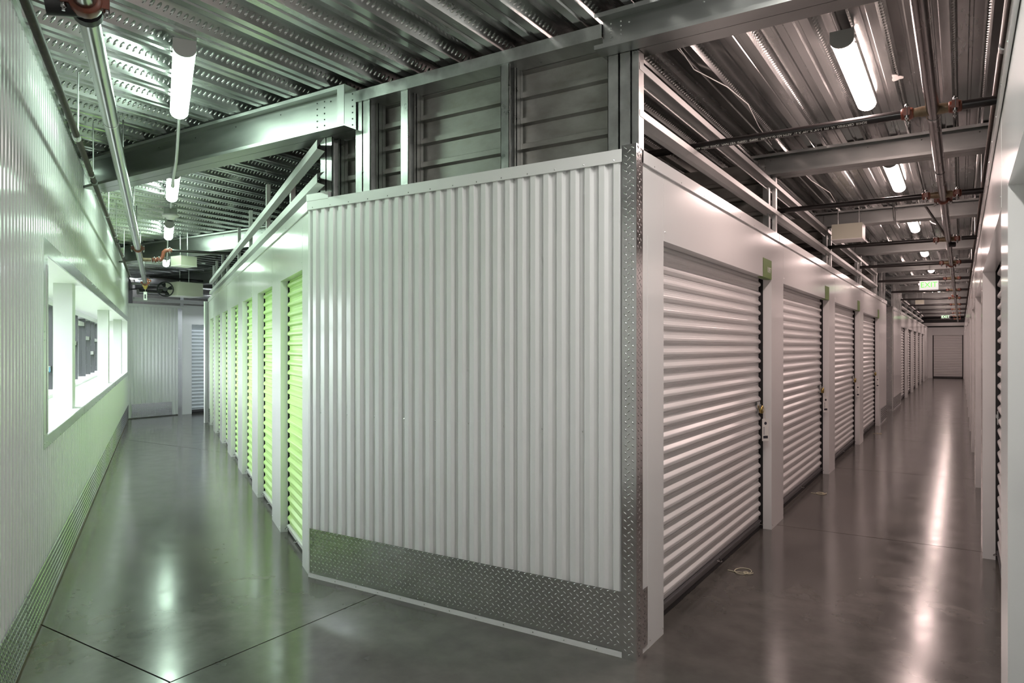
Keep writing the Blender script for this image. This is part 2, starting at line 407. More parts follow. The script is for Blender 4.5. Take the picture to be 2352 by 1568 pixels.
# ------------------------------------------------------------------ end wall of the block: white ribbed sheets, diamond-plate kick and corner
XL, XR = -3.735, -1.432
wf = MB(); wf.box(FRT, XL + .02, XR, -.13, -.02, 0, WALL_H)
wall_front = struct('wall_front', wf, M['galv_dull'], 'white ribbed steel wall with diamond plate kick strip at the corridor fork', 'wall')
me = sheet_mesh(FRT, M['white_rib']); x = XL + .008; 
while x < XR - .02:
    n = min(NR, int(round((XR - x) / RIB)))
    m2 = me if n == NR else sheet_mesh(FRT, M['white_rib'], n)
    clad(FRT, m2, wall_front, x, -.018, .30, WALL_H, n)
    x += n * RIB + .0015
tread_plate(FRT, 'kick_plate', wall_front, XL + .016, .006, .032, XR - XL - .016, .300)
part('base_trim', MB().box(FRT, XL + .02, XR, -.02, .005, 0, .030), M['white'], wall_front)
cap = MB(); cap.prof(FRT, [(.002, 2.490), (.012, 2.490), (.012, 2.554), (-.14, 2.554), (-.14, 2.5)], XL - .003, XR + .002)
part('cap_trim', cap, M['white'], wall_front)
part('cap_return', MB().box(FRT, XL - .006, -3.53, -.012, .0145, 2.548, 2.594), M['white'], wall_front)
part('edge_trim', MB().box(FRT, XL - .001, XL + .018, -.02, .003, 0, 2.49), M['white'], wall_front)
screws(FRT, wall_front, [(XL + .05 + .085 * i, .012, 2.502) for i in range(0, 27, 2)], .0045)
screws(FRT, wall_front, [(XL + .05 + .23 * i, .006, .322) for i in range(10)] + [(XL + .05 + .23 * i, .006, .040) for i in range(10)] + [(XL + .07 + .19 * i, .005, .015) for i in range(12)])
screws(FRT, wall_front, [(XL + .12 + .2448 * i, -.001, 1.12) for i in range(10)], .004)
cg, _ = tread_plate(FRT, 'corner_guard', wall_front, XR, .008, 0, .078, 2.572)
tread_plate(FY, 'corner_guard', wall_front, 3.255, .008, 0, .082, 2.572)
tread_plate(FY, 'kick_plate', wall_front, 3.338, .004, .03, .075, .30)
# studs above the wall
def stud(x0, x1, y, parent, z0=2.56, z1=3.14, depth=.075, rear=True):
    b = MB(); t = .003
    b.box(FW, x0, x0 + t, y, y + depth, z0, z1)                                    # web
    b.box(FW, x0, x1, y, y + t, z0, z1); b.box(FW, x1 - t, x1, y, y + .014, z0, z1)
    b.box(FW, x0, x1, y + depth - t, y + depth, z0, z1); b.box(FW, x1 - t, x1, y + depth - .016, y + depth, z0, z1)
    part('stud', b, M['galv'], parent)
    if rear:
        b = MB(); b.box(FW, x0, x1 + .004, y + depth + .004, y + depth + .034, z0, z1); b.box(FW, x0, x1 + .004, y + depth + .037, y + depth + .066, z0, z1)
        part('stud', b, M['galv'], parent)
for x0, x1, z1 in ((-3.636, -3.582, 2.962), (-3.578, -3.523, 2.962), (-3.307, -3.245, 3.14), (-3.240, -3.178, 3.14), (-2.920, -2.858, 3.14), (-2.175, -2.120, 3.14), (-1.519, -1.458, 3.043), (-1.454, -1.392, 3.043)):
    stud(x0, x1, 3.275, wall_front, 2.557, z1, rear=x0 < -2 and x0 not in (-3.636, -3.307))
part('stud', MB().box(Frame((0, 0, 0), (1, 0, 0), (0, 1, 0)), -1.388, -1.352, 3.280, 3.345, 2.557, 3.043), M['galv'], wall_front)
# ribbed partition behind the studs
def partition(x0, x1, y, z0, z1, parent):
    pts = []; z = z0
    while z < z1 - .14:
        pts += [(y, z), (y, z + .095), (y - .026, z + .106), (y - .026, z + .136), (y, z + .146)]; z += .147
    pts.append((y, z1))
    b = MB(); b.prof(FW, pts, x0, x1); b.box(FW, x0, x1, y + .002, y + .03, z0, z1)
    return part('partition_panel', b, M['galv_dull'], parent)
partition(-3.72, -1.40, 3.435, 2.0, 3.22, wall_front)

# ------------------------------------------------------------------ roll-up doors
HDOOR = 2.155
def slat_mesh(mt):
    pts = [(0, 0), (0, .011), (.002, .013), (.002, .016), (0, .018), (0, .027), (.0165, .0385), (.0185, .043), (.0185, .056), (.0165, .060), (0, .077), (0, RIB)]
    b = MB(); fr = Frame((0, 0, 0), (1, 0, 0), (0, 1, 0)); b.prof(fr, pts, -.5, .5, False); return b.mesh('slat', mt)
SLAT = {k: slat_mesh(M['slat_' + k]) for k in ('white', 'green', 'grey')}
def roll_door(fr, a0, a1, depth, colour, label, slats=True, h=HDOOR, group=None, ring_at=None, name='roll_up_door', latch=True, lift=.035):
    w = a1 - a0; c = (a0 + a1) / 2; gd = .012 if colour == 'green' else .030; depth += gd
    t = empty(name, fr.p(c, -depth, 0), rz_of(fr.n)); tag(t, label, 'door', group)
    lx = -1 if Vector((math.cos(t.rotation_euler.z), math.sin(t.rotation_euler.z), 0)).dot(fr.a) > 0 else 1   # local x that points to smaller a
    U = Frame((0, 0, 0), (1, 0, 0), (0, 1, 0)); cw = w - (.06 if colour == 'green' else .085)
    z = lift + .052; n = int((h - z) / RIB) + 2
    if slats:
        for i in range(n): link('slat', SLAT[colour], t, (0, 0, z + i * RIB), None, (cw, 1, 1))
    else:
        pts = []
        for i in range(n):
            zz = z + i * RIB; pts += [(0, zz), (0, zz + .010), (.0150, zz + .025), (.0165, zz + .041), (.0150, zz + .057), (0, zz + .072)]
        b = MB(); b.prof(U, pts, -cw / 2, cw / 2, False); part('curtain', b, M['slat_' + colour], t)
    b = MB(); b.box(U, -cw / 2, cw / 2, -.012, .012, lift, lift + .050); b.box(U, -cw / 2, cw / 2, .012, .024, lift + .036, lift + .046)
    bar = part('bottom_bar', b, M['bar'] if colour != 'green' else M['white'], t)
    part('seal', MB().box(U, -cw / 2, cw / 2, -.010, .010, .003, lift), M['seal_shade'], t)
    for sx in (-1, 1):
        part('guide', MB().box(U, sx * (w / 2 - .001), sx * (w / 2 - .006), -.06, gd - .002, 0, h), M['seal_shade'], t)  # guide kept black so its colour carries the recess shade
        part('guide_shadow_strip' if False else 'gap_shade_back', MB().box(U, sx * (w / 2 - .001), sx * (w / 2 - .10), -.04, -.025, 0, h), M['seal_shade'], t)  # dark strip added as shade in the gap beside the slats
    if latch:
        lt = MB(); x0 = -lx * (cw / 2 - .075); lt.box(U, x0 - .045, x0 + .045, .0165, .021, 1.005, 1.10); lt.box(U, x0 - .02, x0 + .075, .021, .027, 1.05, 1.072)
        part('latch', lt, M['galv'], t)
    for px in (0.0, -lx * (cw / 2 - .03)) if ring_at is None else ring_at:
        pts = [(px + .028 * math.cos(q), .014 + .030 * math.sin(max(0, min(PI, q))), lift + .028 - .012 * math.sin(q)) for q in [i * PI / 8 for i in range(9)]]
        part('pull_handle', MB().tube(pts, .0028, 6), M['steel_pipe'], t)
    return t, lx, cw

def storage_wall(name, fr, jambs, openings, htop, depth, label, cap_z=(2.490, 2.556), core=.10, seam=.13):
    """White panelled unit front: jamb panels, header panels and a cap trim as parts of one wall."""
    b = MB(); a0 = jambs[0][0]; a1 = jambs[-1][1]
    b.box(fr, a0 + .01, a1 - .01, -.20, -.16, htop + .06, WALL_H - .01)
    w = struct(name, b, M['galv_dull'], label, 'wall')
    for j0, j1 in jambs:
        part('jamb_panel', MB().box(fr, j0, j1, -.14, 0, 0, htop), M['white'], w)
        part('jamb_panel', MB().box(fr, j0, j1, -.05, -.0012, htop, WALL_H), M['white'], w)
    for o0, o1 in openings:
        part('header_panel', MB().box(fr, o0 + .0015, o1 - .0015, -depth - .004, -.0004, htop, WALL_H), M['white'], w)
    a = a0
    while a < a1 - .05:
        e = min(a + 3.05, a1); b = MB()
        b.prof(fr, [(.002, cap_z[0]), (.013, cap_z[0]), (.013, cap_z[1]), (-.12, cap_z[1]), (-.12, cap_z[1] - .05)], a + .001, e + .02)
        part('cap_trim', b, M['white'], w); a = e
    screws(fr, w, [(a0 + .06 + .42 * i, .013, cap_z[0] + .012) for i in range(int((a1 - a0) / .42))], .0042)
    screws(fr, w, [(o - .012, 0, .035) for o, _ in openings] + [(o + .02, 0, htop + .05) for o, _ in openings] + [(j0 + .03, 0, .035) for j0, j1 in jambs])
    return w

# white row on the left of the right-hand corridor
OPN = [(3.653, 6.232), (6.706, 9.335), (9.807, 12.435), (12.92, 15.587)]
JMB = [(3.425, 3.653), (6.232, 6.706), (9.335, 9.807), (12.435, 12.92), (15.587, 17.18)]
wall_white = storage_wall('wall_middle', FY, JMB, OPN, 2.138, .066, 'white panelled unit wall with cap trim beside the diamond plate corner')
part('corner_strip', MB().box(FY, 3.336, 3.428, -.02, -.001, 0, 2.50), M['white'], wall_white)
b = MB(); b.prof(FY, [(.002, 2.492), (.012, 2.492), (.012, 2.556), (-.12, 2.556)], 3.336, 3.43); part('cap_trim', b, M['white'], wall_white)
ORD = ['first', 'second', 'third', 'fourth', 'fifth', 'sixth', 'seventh', 'eighth', 'ninth', 'tenth']
white_doors = []
for i, (a0, a1) in enumerate(OPN):
    lb = ['large white roll-up door under the 1097 sign, next to the diamond plate corner', 'second white roll-up door after the diamond plate corner, cord ring on floor',
          'third white roll-up door after the diamond plate corner, two jambs past 1097', 'fourth white roll-up door from the plate corner, last before the corridor gap'][i]
    white_doors.append(roll_door(FY, a0, a1, .068, 'white', lb, True, group='white roll-up doors opposite the right wall'))
# tread strip and ribbed part at the far end of that row
tread_plate(FY, 'kick_plate', wall_white, 15.90, .006, .02, 1.25, .30)
part('wall_return', MB().box(FW, -4.7, -1.365, 17.15, 17.18, 0, WALL_H), M['white'], wall_white)

# green row on the right of the left-hand corridor
OG = [(5.143, 6.146), (6.640, 7.668), (8.160, 9.168), (9.705, 10.681), (11.235, 12.250), (12.750, 13.760), (14.280, 15.270)]
JG = [(4.882, 5.143)] + [(OG[i][1], OG[i + 1][0]) for i in range(6)] + [(15.270, 15.70)]
wall_green = storage_wall('wall_inner', FG, JG, OG, 2.115, .055, 'white panelled unit wall framing the row of lime green doors')
green_doors = []
for i, (a0, a1) in enumerate(OG):
    lb = f'{["lime green roll-up door closest to the ribbed white end wall", "second lime green roll-up door", "third lime green roll-up door", "fourth lime green roll-up door", "fifth lime green roll-up door", "sixth lime green roll-up door", "last lime green roll-up door before the far cross corridor"][i]}' + ('' if i in (0, 6) else ' counted from the ribbed white end wall')
    green_doors.append(roll_door(FG, a0, a1, .058, 'green', lb, i < 4, 2.13, 'lime green doors facing the windows', latch=False, lift=.02))
part('end_panel', MB().box(FW, -13.14, -13.10, 8.72, 12.9, 0, WALL_H), M['white'], wall_green)
tread_plate(FG, 'corner_guard', wall_green, 15.61, .006, 0, .085, 2.55)
tread_plate(FG, 'kick_plate', wall_green, 15.30, .004, .02, .30, .30)

# ------------------------------------------------------------------ rails above the unit walls, posts and partitions inside the block
def rail(fr, a0, a1, zt, parent, d=.0, flip=1):
    a = a0; j = 0
    while a < a1 - .1:
        e = min(a + 2.95, a1); q = .0015 * (j % 2)
        pts = [(d + q, zt), (d + q, zt - .036), (d - .062 + q, zt - .036 - q), (d - .062 + q, zt - .060)]
        b = MB(); b.prof(fr, pts, a, e + .06); b.prof(fr, [(x - .0025, z - .001) for x, z in pts], a, e + .06)
        part('rail', b, M['rail'], parent); a = e; j += 1
for zt in (2.985, 2.752): rail(FY, 3.29, 15.1, zt, wall_white, .012)
for y in (6.33, 9.43, 12.53, 15.05):
    for x, w_ in ((-1.445, .05), (-1.39, .03)):
        part('stud', MB().box(FW, x, x + w_, y - .05 + (.1 if w_ == .03 else 0), y + .01 + (.1 if w_ == .03 else 0), 2.558, 3.045 if y < 15 else 3.2), M['galv'], wall_white)
for y in (16.2, 16.9):
    part('stud', MB().box(FW, -1.42, -1.37, y, y + .06, 2.558, 3.225), M['galv'], wall_white)
for y in (6.52, 9.62, 12.72, 15.8): partition(-4.6, -1.47, y, 2.2, 3.22, wall_white)
def angle_rail(fr, a0, a1, zt, parent):
    cuts = [a0, 7.45, 10.3, 13.0, a1]
    for j, (a, e) in enumerate(zip(cuts[:-1], cuts[1:])):
        q = .002 * (j % 2); pts = [(-.048, zt + .018), (.0 + q, zt), (.0 + q, zt - .058), (-.05, zt - .07)]
        b = MB(); b.prof(fr, pts, a, e + .05); part('rail', b, M['rail'], parent)
for zt in (2.905, 2.685): angle_rail(FG, 4.62, 15.4, zt, wall_green)
for s in (5.95, 7.40, 8.9, 10.25, 12.0, 13.0, 14.4, 15.3):
    part('stud', MB().box(FG, s, s + .06, -.09, -.052, 2.45, 3.2 if s > 7 else 2.95), M['rail'], wall_green)
part('brace', MB().box(FW, -5.9, -5.3, 5.05, 5.09, 2.72, 2.80), M['rail'], wall_green)
part('spine_partition', MB().box(FW, -4.72, -4.66, 4.7, 44, 0, 3.22), M['galv_dull'], wall_green)
# ------------------------------------------------------------------ right wall of the right-hand corridor
OR_ = [(.30, 2.931), (3.40, 6.235)] + [(6.71 + 3.1 * k, 9.335 + 3.1 * k) for k in range(11)]
JR = [(-1.2, .30), (2.931, 3.40)] + [(OR_[i][1], OR_[i + 1][0]) for i in range(1, 12)] + [(OR_[-1][1], 41.2)]
wall_right = storage_wall('wall_right', FR, JR, OR_, 2.113, .075, 'long white panelled unit wall along the outer side of the corridor')
for i, (a0, a1) in enumerate(OR_[:5]):
    lb = ['white roll-up door in the right wall right beside the viewer', 'white roll-up door in the right wall opposite the 1097 door', 'white roll-up door in the right wall, one jamb beyond the 1097 door',
          'white roll-up door in the right wall, second after the 1097 door', 'white roll-up door in the right wall, third after the 1097 door'][i]
    roll_door(FR, a0, a1, .077, 'white', lb, i == 1, 2.14, 'white doors in the right wall')
b = MB(); b.box(FR, 12, 41, -.30, -.28, 0, 2.2); part('closed_doors_backing', b, M['slat_white'], wall_right)
for zt in (2.93,): rail(FR, 1.0, 40, zt, wall_right, -.01)
# ------------------------------------------------------------------ second block along the right-hand corridor and the end wall
J2 = [(19.38, 22.25), (24.77, 25.25), (27.8, 28.3), (30.9, 31.35), (33.9, 34.4), (37.0, 41.2)]
O2 = [(22.25, 24.77), (25.25, 27.8), (28.3, 30.9), (31.35, 33.9), (34.4, 37.0)]
F2 = Frame((-1.40, 0, 0), (0, 1, 0), (1, 0, 0))
wall_far = storage_wall('wall_far_block', F2, J2, O2, 2.138, .066, 'white unit wall with diamond plate corner beyond the corridor gap')
tread_plate(F2, 'corner_guard', wall_far, 19.38, .008, 0, .09, 2.55)
tread_plate(F2, 'kick_plate', wall_far, 19.5, .006, .02, 2.6, .30)
part('end_panel', MB().box(FW, -4.6, -1.405, 19.35, 19.40, 0, 2.5), M['white'], wall_far)
tread_plate(FRT, 'corner_guard', wall_far, -1.56, 3.262 - 19.345, 0, .15, 2.55)
for j in range(9): part('stud', MB().box(FW, -1.44, -1.38, 19.45 + .32 * j, 19.52 + .32 * j, 2.45, 3.22), M['galv'], wall_far)
for zt in (2.94, 2.72): rail(F2, 22.4, 36, zt, wall_far, .012)
for y in (24.9, 28.0, 31.1, 34.1): part('stud', MB().box(FW, -1.47, -1.41, y, y + .06, 2.45, 3.2), M['galv'], wall_far)
for i, (a0, a1) in enumerate(O2):
    roll_door(F2, a0, a1, .068, 'white', f'distant white roll-up door, {ORD[i]} after the diamond plate corner beyond the corridor gap', False, group='distant white doors beyond the corridor gap', latch=False)
FE = Frame((0, 41.2, 0), (1, 0, 0), (0, -1, 0))
wall_end = storage_wall('wall_end', FE, [(-1.6, -1.202), (.10, 2.0)], [(-1.202, .10)], 2.16, .066, 'white end wall closing the right-hand corridor')
roll_door(FE, -1.202, .10, .068, 'white', 'white roll-up door facing the viewer at the end of the long corridor', False, 2.18, latch=False)
part('bulkhead', MB().box(FW, -1.6, 2.0, 41.0, 41.04, 2.62, 2.78), M['rail'], wall_end)
part('bulkhead', MB().box(FW, -1.6, 2.0, 41.3, 41.34, 2.5, 3.3), M['dark_frame'], wall_end)

# ------------------------------------------------------------------ window wall of the left-hand corridor
S0, S1 = 4.99, 17.0; ZS, ZT = 1.030, 2.108
b = MB()
b.box(FL, -3.2, 19.0, -.62, -.02, 3.12, 3.33); b.box(FL, -3.2, S0 - .02, -.62, -.02, -.1, 3.12)
b.box(FL, S0 - .02, S1 + .02, -.62, -.02, -.1, ZS - .03); b.box(FL, S0 - .02, S1 + .02, -.62, -.02, ZT + .03, 3.12); b.box(FL, S1 + .02, 21.0, -.62, -.02, -.1, 3.2)
wall_left = struct('wall_left', b, M['outer'], 'tall white ribbed steel wall with the long window opening', 'wall')
meL = sheet_mesh(FL, M['white_rib'])
s = -3.0 + .1
while s < 17.3:
    e = s + SHEET_W
    if e < S0 - .1: clad(FL, meL, wall_left, s, -.016, .28, 3.14)
    elif s > S1: clad(FL, meL, wall_left, s, -.016, .28, 3.14)
    else:
        if s < S0 - .155:
            n = int((S0 - .155 - s) / RIB) + 1
            if n > 0: link('cladding_sheet', sheet_mesh(FL, M['white_rib'], n), wall_left, FL.p(s, -.0165, .9), None, (1, 1, 1.4))
        clad(FL, meL, wall_left, s, -.016, .28, .99); clad(FL, meL, wall_left, s, -.016, 2.16, 3.14)
    s = e
part('cap_trim', MB().box(FL, -3, 17.2, -.01, .010, 3.115, 3.165), M['flash'], wall_left)
tm = None; s = 4.24 - 9.0
while s < 17:
    _, tm = tread_plate(FL, 'kick_plate', wall_left, s + .003, .010, .018, 2.985, .298, tm); s += 2.99
part('base_trim', MB().box(FL, -3, 17.2, -.01, .006, 0, .016), M['yellowed'], wall_left)
screws(FL, wall_left, [(1.0 + .2448 * i, .002, .335) for i in range(50)], .006)
# the window itself
wb = MB(); wb.box(FL, S0, S1, -.44, .0, ZS - .03, ZS)
window = struct('window_1', wb, M['sill'], 'long window opening with white sill, posts and dark mullions', 'window')
part('soffit', MB().box(FL, S0, S1, -.62, .0, ZT, ZT + .03), M['sill'], window)
part('reveal', MB().box(FL, S1 - .0, S1 + .02, -.62, .0, ZS, ZT), M['sill'], window)
part('reveal', MB().box(FL, S0 - .02, S0, -.62, .0, ZS, ZT), M['sill'], window)
for i in range(5):
    a = 4.835 + i * 2.46; e = min(a + 2.47, 17.15)
    part('flashing_strip', MB().box(FL, a, e, -.002, .006 + .0012 * (i % 2), ZT + .0, ZT + .092), M['flash'], window)
    part('flashing_strip', MB().box(FL, a, e, -.002, .006 + .0012 * (i % 2), ZS - .066, ZS + .003), M['flash'], window)
part('flashing_strip', MB().box(FL, 4.835, S0, -.002, .0062, ZS - .06, ZT + .09), M['flash'], window)
part('flashing_strip', MB().box(FL, S0 - .05, S0 + .001, .004, .0095, ZS + .02, ZT - .06), M['flash'], window)
screws(FL, window, [(4.86, .0062, z) for z in (1.0, 1.05, 1.6, 1.65, 2.1)] + [(4.95, .0062, z) for z in (1.0, 1.06, 1.62, 2.08)] + [(5.1 + .5 * i, .0072, 2.185) for i in range(20)] + [(5.1 + .5 * i, .0072, .975) for i in range(20)], .006)
for s in (7.08, 11.88, 15.86): part('post', MB().box(FL, s, s + .235, -.205, -.065, ZS, ZT), M['post'], window)
GO = -.56
part('base_rail', MB().box(FL, S0, S1, GO - .03, GO + .15, ZS - .03, ZS + .035), M['sill'], window)
part('base_rail', MB().box(FL, S0, S1, GO - .12, GO + .03, ZS - .03, ZS + .01), M['slab'], window)
part('head_rail', MB().box(FL, S0, S1, GO - .06, GO + .07, ZT - .075, ZT), M['flash'], window)
MU = [5.05, 6.5, 8.0, 9.75, 11.2, 12.62, 13.9, 14.85, 15.75, 16.9]
for a in MU: part('mullion', MB().box(FL, a, a + .05, GO - .07, GO + .045, ZS, ZT - .02), M['dark_frame'], window)
TZ = [1.75, 1.5, 1.31, 1.30, 1.62, 1.95, 1.72, 1.45, 1.7]
for a, e, z in zip(MU[:-1], MU[1:], TZ): part('transom', MB().box(FL, a + .05, e, GO - .05, GO + .03, z - .03, z + .03), M['rail'], window)
for a, e in zip(MU[:-1], MU[1:]): part('pane', MB().box(FL, a + .05, e, GO - .012, GO - .006, ZS, ZT - .02), M['glass'], window)
part('glass_sticker', MB().box(FL, 9.60, 9.69, GO + .03, GO + .032, 1.27, 1.33), mat('blue_film', (.05, .35, .75), .4), window)

# ------------------------------------------------------------------ back wall of the left-hand corridor
b = MB(); b.box(FB, 8.2, 9.5, -.12, -.03, 0, 2.47)
wall_back = struct('wall_back', b, M['galv_dull'], 'pale ribbed wall with small diamond plate panel closing the left-hand corridor', 'wall')
FB2 = Frame((-15.15, 0, 0), (0, 1, 0), (1, 0, 0)); mb_ = sheet_mesh(FB2, M['white_rib'])
for i in range(3): clad(FB2, mb_, wall_back, 8.20 + i * (SHEET_W + .0015), -.018, .02, 2.46)
b = MB(); b.prof(FB2, [(.002, 2.45), (.012, 2.45), (.012, 2.51), (-.12, 2.51)], 8.1, 9.5); part('cap_trim', b, M['white'], wall_back)
tread_plate(FB2, 'kick_plate', wall_back, 8.33, .008, .02, .92, .30)
tread_plate(FB2, 'corner_guard', wall_back, 9.40, .006, 0, .10, 2.53)
part('wall_post', MB().box(FB2, 9.44, 9.52, .01, .03, 2.5, 2.75), M['galv'], wall_back)
part('jamb_panel', MB().box(FB2, 9.50, 9.745, -.10, .0, 0, 2.53), M['white'], wall_back)
part('header_panel', MB().box(FB2, 9.745, 13.9, -.04, -.001, 2.09, 2.53), M['white'], wall_back)
roll_door(FB2, 9.747, 10.95, .068, 'grey', 'pale grey roll-up door past the far ribbed wall of the window corridor', True, 2.11, latch=False)
part('jamb_panel', MB().box(FB2, 10.95, 13.9, -.10, .0, 0, 2.53), M['white'], wall_back)

# ------------------------------------------------------------------ outer shell that keeps the daylight out
b = MB()
b.box(FW, -19, -18.9, 8, 16, -.2, 3.4); b.box(FW, -19, -4.5, 14.5, 14.6, -.2, 3.4); b.box(FW, -4.8, 3, 44.8, 44.9, -.2, 3.4); b.box(FW, 2.2, 2.3, -3, 45, -.2, 3.4)
struct('wall_outer', b, M['galv_dull'], 'dull metal outer wall seen dimly above the unit walls', 'wall')

# ------------------------------------------------------------------ outside the window
b = MB(); b.box(FL, -12, 45, -40, -.64, -.30, -.12)
lawn = struct('ground', b, M['lawn'], 'unseen green lawn added outside the long window to tint its daylight', 'lawn')  # unseen ground, made green so its bounce tints the daylight
# ------------------------------------------------------------------ tube lamps
def lamp_parts(t, lens):
    U = FW; n = 12; w = .057; L_ = .595
    b = MB(); b.box(U, -L_ - .005, L_ + .005, -.054, .054, .006, .048); part('housing', b, M['grey_plastic'], t)
    b = MB(); arc = [(w * math.cos(PI + PI * q / n), .004 - .046 * math.sin(PI * q / n)) for q in range(n + 1)]
    rows = [[(x, d * k, z * k if k < 1 else z) for d, z in arc] for x, k in ((-L_, 1), (L_ - .03, 1), (L_ - .012, .93), (L_ - .002, .72), (L_, .2))]
    b.grid(rows, True); part('lens', b, lens, t)
    b = MB(); arc2 = [(w * 1.03 * math.cos(PI + PI * q / n), -.044 * math.sin(PI * q / n)) for q in range(n + 1)]
    top = [(w * 1.03, .05), (-w * 1.03, .05)]
    for x in (-L_ - .012, -L_ + .002): b.poly([(x, d, z) for d, z in arc2 + top])
    b.grid([[(x, d, z) for d, z in arc2 + top] for x in (-L_ - .012, -L_ + .002)], False, True)
    part('end_cap', b, M['grey_plastic'], t)
    for sy in (-1, 1): part('clip', MB().box(U, -L_ + .02, -L_ + .045, sy * .056, sy * .064, -.012, .02), M['steel_pipe'], t)
ZL = DECK_Z - .050
rzL = math.atan2(LD.y, LD.x)
protoL = empty('tube_lamp', (0, 0, 0)); lamp_parts(protoL, M['lamp_left'])
protoR = empty('tube_lamp', (0, 0, 0)); lamp_parts(protoR, M['lamp_right'])
used = [False, False]
def place_lamp(right, loc, rz, label):
    p = protoR if right else protoL
    o = p if not used[right] else copy_tree(p)
    used[right] = True; o.location = loc; o.rotation_euler = (0, 0, rz); tag(o, label, 'lamp', 'tube lamps under the deck of the ' + ('white door corridor' if right else 'window corridor')); return o
for i, s in enumerate((4.81, 7.93, 10.98, 14.85)):
    place_lamp(0, L(s, .125, ZL), rzL, ['largest tube lamp before the first beam over the window corridor', 'tube lamp just behind the first beam over the window corridor',
        'tube lamp behind the round white sensor, ahead of the second beam', 'small tube lamp beside the cream box behind the second beam'][i])
for i, y in enumerate((4.66, 7.60, 10.62, 13.68, 16.8, 19.9, 23.0, 26.1, 29.2, 32.3, 35.4, 38.5)):
    place_lamp(1, (-.53, y, ZL), PI / 2, 'bright tube lamp near the marked black pipe over the white door corridor' if i == 0 else
        f'tube lamp in the white door corridor, {(ORD + ["eleventh", "twelfth"])[i]} after the corridor fork')

for y_, l_ in ((2.25, 'neutral tube lamp out of view above the corridor fork beside the ribbed end wall'), (.15, 'neutral tube lamp out of view above the corridor fork right above the viewer'),):
    pf = empty('tube_lamp', (-.53, y_, ZL), PI / 2); lamp_parts(pf, M['lamp_fork'] if y_ > 1 else M['lamp_fork_low']); tag(pf, l_, 'lamp')
M['daylight_fill'] = emit('daylight_fill_lens', (.86, .95, 1.0), LAMP_POWER)  # added hidden lamps standing in for bluish daylight on the back wall
protoC = empty('tube_lamp', (0, 0, 0)); lamp_parts(protoC, M['daylight_fill']); protoC.location = (-14.25, 10.9, ZL); protoC.rotation_euler = (0, 0, PI / 2); tag(protoC, 'added unseen lamp for daylight round the corner in the far cross corridor', 'lamp')
c2 = copy_tree(protoC); c2.location = (-14.25, 12.9, ZL); tag(c2, 'second added unseen lamp for daylight round the corner in the far cross corridor', 'lamp')
# ------------------------------------------------------------------ conduits, sensor, boxes, fan
def single(name, mb, mt, label, cat, group=None): return tag(part(name, mb, mt), label, cat, group)
zc = DECK_Z - .012
single('conduit', MB().tube([L(5.42, .13, zc - .02), L(5.52, .128, 3.19), L(5.70, .12, 3.02), L(5.78, .115, 2.945), L(5.95, .11, 2.935), L(6.66, .10, 2.935), L(6.80, .11, 2.96), L(6.95, .115, 3.1), L(7.1, .12, zc - .02), L(7.31, .12, zc - .02)], .011, 8), M['rail'], 'thin pale conduit dipping under the first beam between two tube lamps', 'conduit')
single('conduit', MB().tube([L(8.55, .125, zc - .02), L(8.9, .125, zc - .01), L(9.25, .125, zc - .01)], .010, 8), M['rail'], 'short pale conduit running to the round white sensor', 'conduit')
single('conduit', MB().tube([L(11.60, .12, zc - .02), L(11.72, .12, 3.19), L(11.93, .115, 2.96), L(12.03, .11, 2.935), L(12.66, .11, 2.935), L(12.8, .11, 2.96), L(13.0, .115, zc - .02), L(14.22, .12, zc - .02)], .010, 8), M['rail'], 'thin pale conduit dipping under the second beam of the window corridor', 'conduit')
single('conduit', MB().tube([(-.66, 9.0, zc), (-.66, 9.26, zc), (-.66, 9.32, 3.19), (-.655, 9.33, 3.08), (-.65, 9.36, 3.025), (-.64, 9.75, 3.015)], .012, 8), M['galv'], 'bent pale conduit crossing below the third beam of the white door corridor', 'conduit')
sn = empty('ceiling_sensor', L(9.42, .125, DECK_Z)); tag(sn, 'round white ceiling sensor between two tube lamps of the window corridor', 'sensor')
part('mount_box', MB().box(FW, -.06, .06, -.05, .05, -.07, 0), M['galv'], sn)
part('dome', MB().tube([(0, 0, -.07), (0, 0, -.085), (0, 0, -.098), (0, 0, -.112), (0, 0, -.128), (0, 0, -.134)], [.085, .095, .09, .05, .045, .02], 20), M['exit_white'], sn)
s2 = empty('ceiling_sensor', (-.70, 10.05, DECK_Z)); tag(s2, 'small pale sensor with clear dome left of the third tube lamp', 'sensor')
part('mount_box', MB().box(FW, -.055, .055, -.05, .05, -.06, 0), M['exit_white'], s2)
part('dome', MB().tube([(0, 0, -.06), (0, 0, -.075), (0, 0, -.10), (0, 0, -.12), (0, 0, -.13)], [.06, .07, .065, .04, .015], 16), M['grey_plastic'], s2)
jb = empty('junction_box', (-.36, 10.35, DECK_Z)); tag(jb, 'small pale junction box between the third tube lamp and the steel pipe', 'box')
part('case', MB().box(FW, -.05, .05, -.05, .05, -.055, 0), M['exit_white'], jb); part('bracket', MB().box(FW, .05, .13, -.01, .01, -.05, -.02), M['galv'], jb)
part('cable_tail', MB().tube([(.02, 0, -.055), (.05, -.03, -.10), (.10, -.06, -.13)], .006, 6), M['paper'], jb)
def duct(name, x0, x1, y0, y1, z0, z1, label):
    t = empty(name, ((x0 + x1) / 2, (y0 + y1) / 2, z0)); tag(t, label, 'box'); fx, fy = (x1 - x0) / 2, (y1 - y0) / 2
    part('case', MB().box(FW, -fx, fx, -fy, fy, .006, z1 - z0), M['cream'], t)
    part('bottom_lid', MB().box(FW, -fx - .004, fx + .004, -fy - .004, fy + .004, 0, .008), M['exit_white'], t)
    for sx in (-1, 1): part('hanger_rod', MB().tube([(sx * fx * .7, 0, z1 - z0), (sx * fx * .7, 0, DECK_Z - z0)], .006, 6), M['galv'], t)
    return t
